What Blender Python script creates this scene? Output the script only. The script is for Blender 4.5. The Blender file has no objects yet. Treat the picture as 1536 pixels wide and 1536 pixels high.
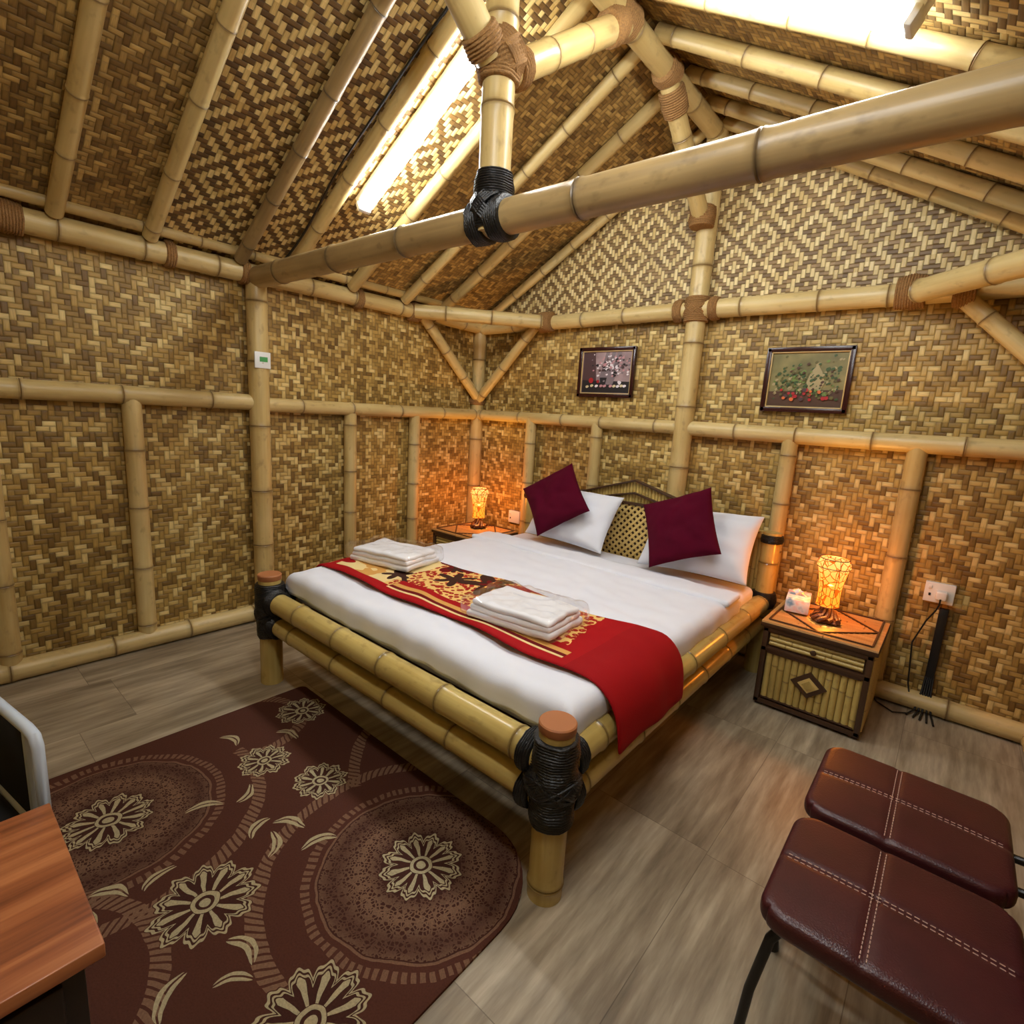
import bpy, math, random
from mathutils import Vector, Matrix, noise
random.seed(7)
SC=bpy.context.scene
SC.view_settings.view_transform='Standard'
def lin(c):
    return tuple((x/12.92 if x<=.04045 else ((x+.055)/1.055)**2.4) for x in [v/255 for v in c])+(1,)
# ------------------------------------------------------------------ shader helpers
class E:
    def __init__(s,nt,k): s.nt=nt; s.k=k
    def _m(s,op,*a):
        n=s.nt.nodes.new("ShaderNodeMath"); n.operation=op
        for i,x in enumerate(a):
            if isinstance(x,E): s.nt.links.new(x.k,n.inputs[i])
            else: n.inputs[i].default_value=x
        return E(s.nt,n.outputs[0])
    def __add__(s,o): return s._m('ADD',s,o)
    __radd__=__add__
    def __sub__(s,o): return s._m('SUBTRACT',s,o)
    def __rsub__(s,o): return s._m('SUBTRACT',o,s)
    def __mul__(s,o): return s._m('MULTIPLY',s,o)
    __rmul__=__mul__
    def __truediv__(s,o): return s._m('DIVIDE',s,o)
    def floor(s): return s._m('FLOOR',s)
    def mod(s,o): return s._m('FLOORED_MODULO',s,o)
    def abs(s): return s._m('ABSOLUTE',s)
    def lt(s,o): return s._m('LESS_THAN',s,o)
    def gt(s,o): return s._m('GREATER_THAN',s,o)
    def pow(s,o): return s._m('POWER',s,o)
    def sin(s): return s._m('SINE',s)
    def cos(s): return s._m('COSINE',s)
    def sqrt(s): return s._m('SQRT',s)
    def max(s,o): return s._m('MAXIMUM',s,o)
    def min(s,o): return s._m('MINIMUM',s,o)
    def atan2(s,o): return s._m('ARCTAN2',s,o)
    def clamp(s):
        r=s._m('ADD',s,0.0); r.k.node.use_clamp=True; return r
class M:
    def __init__(s,name,rough=.5,metal=0,color=None,**kw):
        s.m=bpy.data.materials.new(name); s.m.use_nodes=True; s.nt=s.m.node_tree
        s.b=s.nt.nodes["Principled BSDF"]; s.b.inputs["Roughness"].default_value=rough; s.b.inputs["Metallic"].default_value=metal
        if color: s.b.inputs["Base Color"].default_value=color
        for k,v in kw.items(): s.b.inputs[k.replace('_',' ')].default_value=v
    def node(s,t): return s.nt.nodes.new(t)
    def link(s,a,b): s.nt.links.new(a.k if isinstance(a,E) else a,b)
    def pos(s):
        t=s.node("ShaderNodeTexCoord"); x=s.node("ShaderNodeSeparateXYZ"); s.nt.links.new(t.outputs["Object"],x.inputs[0])
        return [E(s.nt,x.outputs[i]) for i in range(3)]
    def attr(s,name,vec=False):
        a=s.node("ShaderNodeAttribute"); a.attribute_name=name
        if vec:
            x=s.node("ShaderNodeSeparateXYZ"); s.nt.links.new(a.outputs["Vector"],x.inputs[0]); return [E(s.nt,x.outputs[i]) for i in range(3)]
        return E(s.nt,a.outputs["Fac"])
    def vec(s,x,y,z=0.0):
        c=s.node("ShaderNodeCombineXYZ")
        for i,v in enumerate((x,y,z)):
            if isinstance(v,E): s.link(v,c.inputs[i])
            else: c.inputs[i].default_value=v
        return c.outputs[0]
    def noise(s,v,scale=5,detail=3,rough=.5):
        n=s.node("ShaderNodeTexNoise"); s.nt.links.new(v,n.inputs["Vector"]); n.inputs["Scale"].default_value=scale
        n.inputs["Detail"].default_value=detail; n.inputs["Roughness"].default_value=rough; return E(s.nt,n.outputs["Fac"])
    def white(s,v):
        n=s.node("ShaderNodeTexWhiteNoise"); s.nt.links.new(v,n.inputs["Vector"]); return E(s.nt,n.outputs["Value"])
    def voro(s,v,scale,feat='F1'):
        n=s.node("ShaderNodeTexVoronoi"); n.feature=feat; s.nt.links.new(v,n.inputs["Vector"]); n.inputs["Scale"].default_value=scale
        return E(s.nt,n.outputs["Distance"])
    def mix(s,f,a,b):
        n=s.node("ShaderNodeMix"); n.data_type='RGBA'; n.clamp_factor=True
        if isinstance(f,E): s.link(f,n.inputs[0])
        else: n.inputs[0].default_value=f
        for v,i in ((a,6),(b,7)):
            if isinstance(v,(tuple,list)): n.inputs[i].default_value=v
            else: s.nt.links.new(v,n.inputs[i])
        return n.outputs[2]
    def ramp(s,f,stops):
        n=s.node("ShaderNodeValToRGB"); cr=n.color_ramp
        while len(cr.elements)<len(stops): cr.elements.new(.5)
        for e,(p,c) in zip(cr.elements,stops): e.position=p; e.color=c
        s.link(f,n.inputs[0]); return n.outputs[0]
    def scale(s,c,f):
        n=s.node("ShaderNodeMix"); n.data_type='RGBA'; n.blend_type='MULTIPLY'; n.inputs[0].default_value=1
        if isinstance(c,(tuple,list)): n.inputs[6].default_value=c
        else: s.nt.links.new(c,n.inputs[6])
        g=s.vec(f,f,f); s.nt.links.new(g,n.inputs[7]); return n.outputs[2]
    def col(s,c): s.nt.links.new(c,s.b.inputs["Base Color"])
    def bump(s,h,dist=.005,st=1.0):
        n=s.node("ShaderNodeBump"); n.inputs["Distance"].default_value=dist; n.inputs["Strength"].default_value=st
        s.link(h,n.inputs["Height"]); s.nt.links.new(n.outputs[0],s.b.inputs["Normal"])

def weave(name,plane,mode,s,stops,stopsV=None,P=12,gain=1.0):
    m=M(name,rough=.5); x,y,z=m.pos()
    if plane=='xz': u,v=x,z
    elif plane=='yz': u,v=y,z
    else: u,v=y,((x+1.5).abs())*1.145
    U=u/s+96; V=v/s+96
    i=U.floor(); j=V.floor(); fu=U-i; fv=V-j
    if mode=='twill':
        mj=j.mod(8); Jz=(mj-4).abs(); up=mj.gt(3.5)
        k=(i+Jz).mod(4); n=((i+Jz)/4).floor(); vert=k.lt(1.5); hor=1-vert
        fvv=up*fv+(1-up)*(1-fv)
        along=vert*((k+fvv)/2)+hor*((k-2+fu)/2)
        idx=m.vec(vert*i+hor*n, vert*(n*3+up)+hor*j, vert*7)
    else:
        a=((i.mod(P))-P/2).abs(); b=((j.mod(P))-P/2).abs(); k=(a+b).mod(4); vert=k.lt(1.5); hor=1-vert
        along=vert*fv*.3+hor*fu*.3+.35
        idx=m.vec(vert*i+hor*(i/2).floor(), vert*(j/2).floor()+hor*j, vert*7)
    across=vert*fu+hor*fv
    pa=1-((across*2-1).pow(2)).pow(2); pl=1-((along*2-1).pow(2)).pow(2)*.7
    h=pa*pl
    r=m.white(idx)
    st=m.noise(m.vec(u*(vert*300+hor*25), v*(vert*25+hor*300), r*9),1,1)
    big=m.noise(m.vec(u,v,3.3),1.3,1)
    c1=m.ramp(r,stops); c=c1 if stopsV is None else m.mix(vert,c1,m.ramp(r,stopsV))
    f=(st*.6+.72)*(big*.4+.80)*((h.clamp())*.45+.55)*gain  # height term paints crevice shade into the colour at strip edges
    m.col(m.scale(c,f)); m.bump(h+st*.15,.004,.8)
    return m.m
C=lin
wallst=[(0,C((116,86,36))),(.30,C((150,118,56))),(.7,C((184,150,78))),(1,C((224,198,130)))]
W_back=weave("woven_bamboo_back",'xz','twill',.0265,wallst)
W_side=weave("woven_bamboo_side",'yz','twill',.0265,wallst)
gabH=[(0,C((110,84,48))),(1,C((150,120,74)))]; gabV=[(0,C((200,172,108))),(1,C((228,206,148)))]
W_gable=weave("woven_bamboo_gable",'xz','diamond',.0245,gabH,gabV,P=12)
W_gside=weave("woven_bamboo_gable_front",'xz','diamond',.0245,gabH,gabV,P=12)
ceilst=[(0,C((108,80,40))),(.5,C((152,120,64))),(1,C((200,166,98)))]
W_ceil=weave("woven_bamboo_ceiling",'slope','twill',.024,ceilst)
W_ceild=weave("woven_bamboo_ceiling_diamond",'slope','diamond',.025,[(0,C((84,60,30))),(1,C((122,90,46)))],[(0,C((190,158,92))),(1,C((230,204,138)))],P=12)

def bamboo_mat(name,lo,hi,node,rough=.38):
    m=M(name,rough=rough); x,y,z=m.attr("bc",True); nv=m.attr("nv"); rn=m.attr("rn")
    st=m.noise(m.vec(x*60+rn*30,y*60,z*2.5),1,2)
    pt=m.noise(m.vec(x*9,y*9,z*3+rn*50),1,2)
    c=m.mix((st*.55+pt*.9+rn*.3-.42).clamp(),lo,hi)
    blot=((m.noise(m.vec(x*25,y*25,z*14+rn*20),1,3)-.58)*6).clamp()
    c=m.mix(blot*.4,c,node)
    c=m.mix((nv*.9).clamp(),c,node)
    m.col(c); m.bump(st,.0015,.5); return m.m
B=bamboo_mat("bamboo_cane",C((172,142,80)),C((222,200,142)),C((104,76,40)))
BD=bamboo_mat("bamboo_cane_aged",C((124,100,66)),C((192,164,112)),C((70,52,32)))
BB=bamboo_mat("bamboo_bed_varnished",C((156,128,62)),C((208,184,112)),C((88,64,32)),.26)
BSL=bamboo_mat("bamboo_slats",C((158,130,66)),C((210,186,110)),C((96,68,30)),.38)
def rope_mat(name,lo,hi,rough=.85,sc=1):
    m=M(name,rough=rough); x,y,z=m.attr("bc",True)
    st=m.noise(m.vec(x*140,y*140,z*260),1,2); m.col(m.mix(st,lo,hi)); m.bump(st,.003,.8); return m.m
RO=rope_mat("jute_rope",C((78,50,22)),C((176,130,72)))
BLK=rope_mat("black_rubber_strap",C((6,6,6)),C((30,28,27)),.4)
def plain(name,c,rough=.5,**k): return M(name,rough=rough,color=c,**k).m
BLACKP=plain("black_plastic",C((16,16,17)),.4); WHITEP=plain("white_plastic",C((226,226,222)),.35)
DARKW=plain("dark_brown_wood",C((66,42,24)),.4); 
def clothm(name,c,c2,sc=900,rough=.85,sheen=0):
    m=M(name,rough=rough); x,y,z=m.pos(); n=m.noise(m.vec(x,y,z),sc,1); n2=m.noise(m.vec(x,y,z),6,2)
    m.col(m.mix((n*.4+n2*.6),c,c2)); m.bump(n,.001,.4)
    if sheen: m.b.inputs["Sheen Weight"].default_value=sheen
    return m.m
SHEET=clothm("white_cotton_sheet",C((216,218,226)),C((234,236,244)))
TERRY=clothm("white_terry_cloth",C((230,230,234)),C((244,244,246)),400)
MAROON=clothm("maroon_velvet",C((62,0,22)),C((88,2,32)),300,.95)
MAROON.node_tree.nodes["Principled BSDF"].inputs["Specular IOR Level"].default_value=.15
# ------------------------------------------------------------------ mesh builder
class MB:
    def __init__(s): s.v=[];s.f=[];s.mi=[];s.bc=[];s.nv=[];s.rn=[];s.mats=[]
    def mat(s,m):
        if m not in s.mats: s.mats.append(m)
        return s.mats.index(m)
    def add(s,vs,fs,m,bc=None,nv=None,rn=0.0):
        o=len(s.v); k=s.mat(m)
        s.v+=[tuple(p) for p in vs]; s.f+=[tuple(i+o for i in f) for f in fs]; s.mi+=[k]*len(fs)
        s.bc+=[tuple(p) for p in (bc or vs)]; s.nv+=(nv or [0.0]*len(vs)); s.rn+=[rn]*len(vs)
    def build(s,name,parent=None,angle=40):
        me=bpy.data.meshes.new(name); me.from_pydata(s.v,[],s.f); 
        for m in s.mats: me.materials.append(m)
        me.polygons.foreach_set("material_index",s.mi)
        a=me.attributes.new("bc",'FLOAT_VECTOR','POINT'); a.data.foreach_set("vector",[c for p in s.bc for c in p])
        a=me.attributes.new("nv",'FLOAT','POINT'); a.data.foreach_set("value",s.nv)
        a=me.attributes.new("rn",'FLOAT','POINT'); a.data.foreach_set("value",s.rn)
        me.update(); me.shade_smooth(); me.set_sharp_from_angle(angle=math.radians(angle))
        ob=bpy.data.objects.new(name,me); SC.collection.objects.link(ob)
        if parent: ob.parent=parent
        return ob
def frame(d):
    d=d.normalized(); up=Vector((0,0,1)) if abs(d.z)<.9 else Vector((0,1,0))
    a=d.cross(up).normalized(); b=d.cross(a).normalized(); return a,b
def bamboo(mb,p1,p2,r,mat=None,seg=18,sp=.34,bend=0.0,r2=None,cap=None,nodes=True):
    mat=mat or B; p1=Vector(p1);p2=Vector(p2); d=p2-p1; L=d.length; a,b=frame(d); d.normalize()
    rn=random.random(); k=r/.05; st=[(0,1,0),(L,1,0)]; t=random.uniform(.1,.95)*sp
    while t<L-.03 and nodes:
        for dt,mu,n in ((-.03,1,0),(-.010,1.025,.15),(-.004,1.07,.55),(0,1.01,1),(.004,1.06,.75),(.012,1.01,.2),(.03,.99,0)):
            q=t+dt*k
            if .002<q<L-.002: st.append((q,mu,n))
        t+=sp*random.uniform(.85,1.15)
    n=max(2,int(L/.15))
    for i in range(1,n):
        q=L*i/n
        if all(abs(q-x[0])>.035*k for x in st): st.append((q,1,0))
    st.sort(); vs=[];bc=[];nv=[]
    bp=random.uniform(0,6.28)
    for (t,mu,nn) in st:
        f=t/L; rr=(r+( (r2 or r)-r)*f)*mu
        c=p1+d*t+(a*math.cos(bp)+b*math.sin(bp))*bend*math.sin(math.pi*f)
        for i in range(seg):
            th=2*math.pi*i/seg; vs.append(c+a*(rr*math.cos(th))+b*(rr*math.sin(th))); bc.append((rr*math.cos(th),rr*math.sin(th),t)); nv.append(nn)
    fs=[]; m=len(st)
    for k2 in range(m-1):
        for i in range(seg):
            j=(i+1)%seg; fs.append((k2*seg+i,k2*seg+j,(k2+1)*seg+j,(k2+1)*seg+i))
    mb.add(vs,fs,mat,bc,nv,rn)
    cm=cap or mat
    mb.add(vs[:seg],[tuple(range(seg))[::-1]],cm,bc[:seg],None,rn); mb.add(vs[-seg:],[tuple(range(seg))],cm,bc[-seg:],None,rn)
def tube(mb,pts,r,mat,seg=8,closed=False):
    pts=[Vector(p) for p in pts]; n=len(pts); vs=[]; bc=[]; t=0
    a=None
    for k,p in enumerate(pts):
        if closed: d=pts[(k+1)%n]-pts[k-1]
        else: d=pts[min(k+1,n-1)]-pts[max(k-1,0)]
        d.normalize()
        if a is None: a,b=frame(d)
        else:
            a=(a-d*a.dot(d)).normalized(); b=d.cross(a)
        if k: t+=(p-pts[k-1]).length
        for i in range(seg):
            th=2*math.pi*i/seg; vs.append(p+a*(r*math.cos(th))+b*(r*math.sin(th))); bc.append((r*math.cos(th),r*math.sin(th),t))
    fs=[]
    for k in range(n if closed else n-1):
        for i in range(seg):
            j=(i+1)%seg; q=(k+1)%n; fs.append((k*seg+i,k*seg+j,q*seg+j,q*seg+i))
    if not closed: fs+= [tuple(range(seg))[::-1],tuple((n-1)*seg+i for i in range(seg))]
    mb.add(vs,fs,mat,bc)
def lathe(mb,c,axis,prof,mat,seg=28,caps=True,wob=0,bcs=1):
    c=Vector(c); d=Vector(axis).normalized(); a,b=frame(d); vs=[];bc=[]
    for (r,h) in prof:
        for i in range(seg):
            th=2*math.pi*i/seg; rr=r*(1+(wob*noise.noise(Vector((math.cos(th)*2,math.sin(th)*2,h*20+c.x*7)))))
            vs.append(c+d*h+a*(rr*math.cos(th))+b*(rr*math.sin(th))); bc.append((r*math.cos(th),r*math.sin(th),h))
    fs=[]; m=len(prof)
    for k in range(m-1):
        for i in range(seg):
            j=(i+1)%seg; fs.append((k*seg+i,k*seg+j,(k+1)*seg+j,(k+1)*seg+i))
    if caps: fs+=[tuple(range(seg))[::-1],tuple((m-1)*seg+i for i in range(seg))]
    mb.add(vs,fs,mat,bc)
def wrap(mb,c,axis,R,length,mat=None,pitch=.011,bulge=.1):
    mat=mat or RO; n=max(2,int(length/pitch)); prof=[(R*.9,-length/2-.001)]
    for k in range(n):
        for q,o in ((0.08,0),(.3,.8),(.5,1),(.7,.8),(.95,0)):
            h=(k+q)/n; prof.append(((R+.004*o)*(1+bulge*math.sin(math.pi*h)),(h-.5)*length))
    prof.append((R*.9,length/2+.001)); lathe(mb,c,axis,prof,mat,24,True,.12)
def rings(mb,c,normal,R,rr,n,spread,mat=None,e=1.0):
    mat=mat or RO; nrm=Vector(normal).normalized(); a,b=frame(nrm)
    for k in range(n):
        o=nrm*((k-(n-1)/2)*spread); pts=[Vector(c)+o+a*(R*e*math.cos(t))+b*(R*math.sin(t)) for t in [2*math.pi*i/20 for i in range(20)]]
        tube(mb,pts,rr,mat,6,True)
def joint(mb,c,ax1,ax2,R,l1=.14,l2=.12,mat=None,e=1.0):
    ax1=Vector(ax1).normalized(); ax2=Vector(ax2).normalized()
    wrap(mb,c,ax1,R,l1,mat); 
    if l2: wrap(mb,Vector(c)+ax2*(.5*l2),ax2,R*.97,l2,mat)
    for s in (1,-1): rings(mb,c,ax1+ax2*s*.8,R*1.13,.006,5,.011,mat,e)
def rbox(mb,c,size,r,mat,seg=2,inner=(1,1,1),fn=None,rotm=None):
    h=[q/2 for q in size]; r=min(r,min(h)*.999); ax=[]
    for k in range(3):
        L=[-h[k]+r*(1-math.cos(math.pi/2*i/seg)) for i in range(seg+1)] if r>0 else [-h[k]]
        lo=-h[k]+r; hi=h[k]-r
        mid=[lo+(hi-lo)*i/inner[k] for i in range(1,inner[k])]
        ax.append(L+mid+[-q for q in L[::-1]])
    ids={};vs=[];fs=[]
    def vid(i,j,k):
        if (i,j,k) in ids: return ids[(i,j,k)]
        p=Vector((ax[0][i],ax[1][j],ax[2][k]))
        q=Vector([max(-h[t]+r,min(h[t]-r,p[t])) for t in range(3)]); d=p-q
        if d.length>1e-9: p=q+d.normalized()*r
        if fn: p=fn(p)
        if rotm is not None: p=rotm@p
        ids[(i,j,k)]=len(vs); vs.append(p+Vector(c)); return ids[(i,j,k)]
    n=[len(a)-1 for a in ax]
    for s in (0,1):
        for i in range(n[0]):
            for j in range(n[1]):
                q=[vid(i,j,s*n[2]),vid(i+1,j,s*n[2]),vid(i+1,j+1,s*n[2]),vid(i,j+1,s*n[2])]; fs.append(q if s else q[::-1])
        for i in range(n[0]):
            for k in range(n[2]):
                q=[vid(i,s*n[1],k),vid(i+1,s*n[1],k),vid(i+1,s*n[1],k+1),vid(i,s*n[1],k+1)]; fs.append(q[::-1] if s else q)
        for j in range(n[1]):
            for k in range(n[2]):
                q=[vid(s*n[0],j,k),vid(s*n[0],j+1,k),vid(s*n[0],j+1,k+1),vid(s*n[0],j,k+1)]; fs.append(q if s else q[::-1])
    mb.add(vs,fs,mat)
def box(mb,lo,hi,mat,r=.002,seg=1):
    rbox(mb,[(a+b)/2 for a,b in zip(lo,hi)],[b-a for a,b in zip(lo,hi)],r,mat,seg)
def prism(mb,pts,y0,y1,mat):  # polygon in xz extruded along y
    n=len(pts); vs=[(p[0],y0,p[1]) for p in pts]+[(p[0],y1,p[1]) for p in pts]
    fs=[tuple(range(n)),tuple(range(n,2*n))[::-1]]+[(i,i+n,(i+1)%n+n,(i+1)%n) for i in range(n)]
    mb.add(vs,fs,mat)
# ------------------------------------------------------------------ room shell
XL,XR,YB,YF,XC=-3.56,.56,3.64,-.52,-1.5
ZP,ZC,SL=2.30,3.44,.5534
def zc(x): return ZC-SL*abs(x-XC)
mb=MB()
def floor_mat():
    m=M("wood_vinyl_floor",rough=.4); x,y,z=m.pos()
    ix=(x/.46+20).floor(); off=m.white(m.vec(ix,3.0))*.9; V=(y+off)/.92+20; iy=V.floor(); fx=(x/.46+20)-ix; fy=V-iy
    r=m.white(m.vec(ix,iy,1.0))
    g=m.noise(m.vec(x*26,y*2.6,r*20),1,4,.65); g2=m.noise(m.vec(x*7,y*1.5,r*9),1,2)
    f=(g*1.0+g2*.7+r*.16-.47).clamp()
    c=m.ramp(f,[(0.12,C((102,88,70))),(.40,C((142,128,106))),(.62,C((172,158,134))),(.9,C((206,194,170)))])
    gap=(fx.lt(.006)).max(fy.lt(.003))
    m.col(m.mix(gap*.6,c,C((84,70,54)))); m.bump(g,.001,.3); return m.m
box(mb,(XL-.1,YF-.1,-.1),(XR+.1,YB+.1,0),floor_mat(),0); mb.build("floor")
mb=MB(); box(mb,(XL-.08,YF,0),(XL,YB,2.34),W_side,0); mb.build("wall_left")
mb=MB(); box(mb,(XR,YF,0),(XR+.08,YB,2.34),W_side,0); mb.build("wall_right")
def endwall(name,y0,y1,m1,m2):
    mb=MB(); prism(mb,[(XL,0),(XR,0),(XR,ZP-.05),(XL,ZP-.05)],y0,y1,m1)
    prism(mb,[(XL-.08,ZP-.05),(XR+.08,ZP-.05),(XR+.08,zc(XR+.08)+.03),(XC,ZC+.03),(XL-.08,zc(XL-.08)+.03)],y0,y1,m2); mb.build(name)
endwall("wall_back",YB,YB+.08,W_back,W_gable); endwall("wall_front",YF-.08,YF,W_back,W_gside)
mb=MB()
ys=[YF,.98,2.22,YB]; ms=[W_ceil,W_ceild,W_ceil]
for k in range(3):
    for s in (-1,1):
        xe=XC+s*2.16; y0,y1=ys[k],ys[k+1]
        vs=[(XC,y0,ZC),(XC,y1,ZC),(xe,y1,zc(xe)),(xe,y0,zc(xe)),(XC,y0,ZC+.06),(XC,y1,ZC+.06),(xe,y1,zc(xe)+.06),(xe,y0,zc(xe)+.06)]
        fs=[(0,1,2,3),(7,6,5,4),(0,4,5,1),(1,5,6,2),(2,6,7,3),(3,7,4,0)]
        if s>0: fs=[f[::-1] for f in fs]
        mb.add(vs,fs,ms[k])
mb.build("ceiling")
# ------------------------------------------------------------------ wall framing
xl,xr,yb,yf=XL+.04,XR-.04,YB-.04,YF+.04
RZ,PZ=1.475,2.255
def sideframe(x,s,name,bname):
    mb=MB()
    for y in (1.57,): bamboo(mb,(x+s*.02,y,0),(x+s*.02,y,2.25),.062,sp=.42)
    for y in (yb,yf): bamboo(mb,(x,y,0),(x,y,2.3),.058,sp=.4)
    for y in (.88,.28,2.25,2.86): bamboo(mb,(x,y,.06),(x,y,RZ),.047)
    bamboo(mb,(x+s*.005,yf,RZ),(x+s*.005,1.52,RZ),.05,sp=.4,bend=.005); bamboo(mb,(x+s*.005,1.62,RZ-.01),(x+s*.005,yb,RZ),.047,sp=.4,bend=.006)
    bamboo(mb,(x+s*.01,yf,PZ),(x+s*.01,1.6,PZ),.058,sp=.38,bend=.006); bamboo(mb,(x+s*.01,1.5,PZ),(x+s*.01,yb,PZ),.055,sp=.38,bend=.006)
    bamboo(mb,(x+s*.07,yf,PZ+.10),(x+s*.07,yb,PZ+.10),.03,sp=.3,bend=.005)
    for y in (.45,1.1,1.5,2.3,2.82): wrap(mb,(x+s*.01,y,PZ),(0,1,0),.066,.10 if y in(.45,2.82) else .05)
    bamboo(mb,(x+s*.03,2.90,PZ-.02),(x+s*.02,yb-.02,1.62),.042,sp=.3); bamboo(mb,(x+s*.03,.24,PZ-.02),(x+s*.02,yf+.02,1.62),.042,sp=.3)
    wrap(mb,(x,yb,1.6),(0,0,1),.066,.07)
    mb.build(name)
    mb=MB(); bamboo(mb,(x+s*.01,yf,.056),(x+s*.01,1.54,.056),.054,sp=.4); bamboo(mb,(x+s*.01,1.6,.056),(x+s*.01,yb,.056),.052,sp=.4)
    box(mb,(min(x,x-s*.04),yf,0),(max(x,x-s*.04)+.0,yb,.03),BLACKP); mb.build(bname)
sideframe(xl,1,"trim_1","baseboard_left"); sideframe(xr,-1,"trim_2","baseboard_right")
def endframe(y,s,name,bname):
    mb=MB()
    bamboo(mb,(XC,y+s*.01,0),(XC,y+s*.01,3.34),.064,sp=.45)
    for x in (-2.86,-2.20,-.815,-.184): bamboo(mb,(x,y,.06),(x,y,RZ),.047)
    bamboo(mb,(xl,y+s*.005,RZ),(XC-.03,y+s*.005,RZ),.047,sp=.4,bend=.006); bamboo(mb,(XC+.03,y+s*.005,RZ),(xr,y+s*.005,RZ),.05,sp=.4,bend=.006)
    bamboo(mb,(xl,y+s*.005,PZ-.01),(XC,y+s*.02,PZ+.0),.055,sp=.38,bend=.006); bamboo(mb,(XC,y+s*.02,PZ+.0),(xr,y+s*.005,PZ),.058,sp=.38,bend=.006)
    joint(mb,(XC,y+s*.01,PZ),(0,0,1),(1,0,0),.078,.16,0)
    wrap(mb,(XC-.12,y+s*.015,PZ),(1,0,0),.066,.06); wrap(mb,(XC+.12,y+s*.015,PZ),(1,0,0),.066,.06)
    bamboo(mb,(-2.86,y+s*.03,PZ-.03),(xl+.02,y+s*.02,1.60),.042,sp=.3); bamboo(mb,(-.14,y+s*.03,PZ-.03),(xr-.02,y+s*.02,1.60),.042,sp=.3)
    bamboo(mb,(-2.72,y+s*.05,PZ-.01),(xl+.05,y+s*.80,PZ+.0),.052,sp=.35,r2=.055); bamboo(mb,(-.34,y+s*.05,PZ-.01),(xr-.05,y+s*.80,PZ+.0),.058,sp=.35,r2=.06)
    wrap(mb,(-2.74,y+s*.04,PZ-.005),(1,0,0),.07,.13); wrap(mb,(-.34,y+s*.04,PZ-.005),(1,0,0),.075,.13); wrap(mb,(-.12,y+s*.03,PZ-.02),(1,0,0),.07,.09)
    for q in (-1,1): bamboo(mb,(XC+q*.05,y+s*.03,3.36),(XC+q*1.98,y+s*.03,3.36-SL*1.96),.036,sp=.36)
    mb.build(name)
    mb=MB(); bamboo(mb,(xl+.05,y+s*.01,.056),(xr-.05,y+s*.01,.056),.052,sp=.42); box(mb,(xl,min(y,y-s*.04),0),(xr,max(y,y-s*.04),.03),BLACKP); mb.build(bname)
endframe(yb,-1,"trim_3","baseboard_back"); endframe(yf,1,"trim_4","baseboard_front")
# rafters
mb=MB()
for s in (-1,1):
    L=[-.3,.12,.61,1.0,1.46,1.76,2.22,2.68,3.07] if s<0 else [-.2,.3,.75,1.2,1.75,2.28,2.66,3.04,3.36]
    for y in L:
        r=random.uniform(.036,.041)
        bamboo(mb,(XC+s*.03,y,zc(XC)-.052),(XC+s*1.95,y,zc(XC+1.95)-.05),r,BD if random.random()<.3 and s<0 else B,sp=.36,bend=.006)
mb.build("bamboo_rafters")
mb=MB(); bamboo(mb,(XC,yf,3.315),(XC,yb,3.315),.055,sp=.4); mb.build("bamboo_ridge_beam")
# truss
mb=MB()
bamboo(mb,(xl-.0,1.57,2.235),(xr,1.57,2.20),.064,BD,sp=.5,r2=.060,seg=24)
bamboo(mb,(XC+.0,1.57,2.17),(XC,1.57,3.30),.060,sp=.33,seg=24)
wrap(mb,(XC,1.57,2.28),(0,0,1),.068,.20,BLK,.009,.12)
for s in (1,-1): wrap(mb,(XC+s*.05,1.57,2.218),(1,0,0),.074,.07,BLK,.009,.05); rings(mb,(XC,1.57,2.25),Vector((1,0,s*.9)),.085,.006,5,.01,BLK)
for s in (1,-1):
    bamboo(mb,(XC,1.57+s*.05,2.74),(XC,1.57+s*.80,3.28),.056,sp=.3)
    d=Vector((0,s*.75,.54)).normalized()
    wrap(mb,Vector((XC,1.57+s*.09,2.77)),d,.064,.07); wrap(mb,Vector((XC,1.57+s*.72,3.23)),d,.066,.10)
    rings(mb,(XC,1.57,2.76),Vector((0,-s*.8,1)),.085,.008,6,.014,None)
wrap(mb,(XC,1.57,2.74),(0,0,1),.070,.13)
for y in (2.37,.77): wrap(mb,(XC,y,3.31),(0,1,0),.066,.14)
for yb_,s in ((3.50,-1),(-.38,1)):
    bamboo(mb,(XC,yb_,2.78),(XC,yb_+s*.62,3.27),.052,sp=.3); d=Vector((0,s*.62,.49)).normalized()
    wrap(mb,Vector((XC,yb_,2.80)),(0,0,1),.072,.12); wrap(mb,Vector((XC,yb_+s*.55,3.22)),d,.062,.13); wrap(mb,(XC,yb_+s*.66,3.31),(0,1,0),.066,.1)
mb.build("bamboo_roof_truss")
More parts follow.
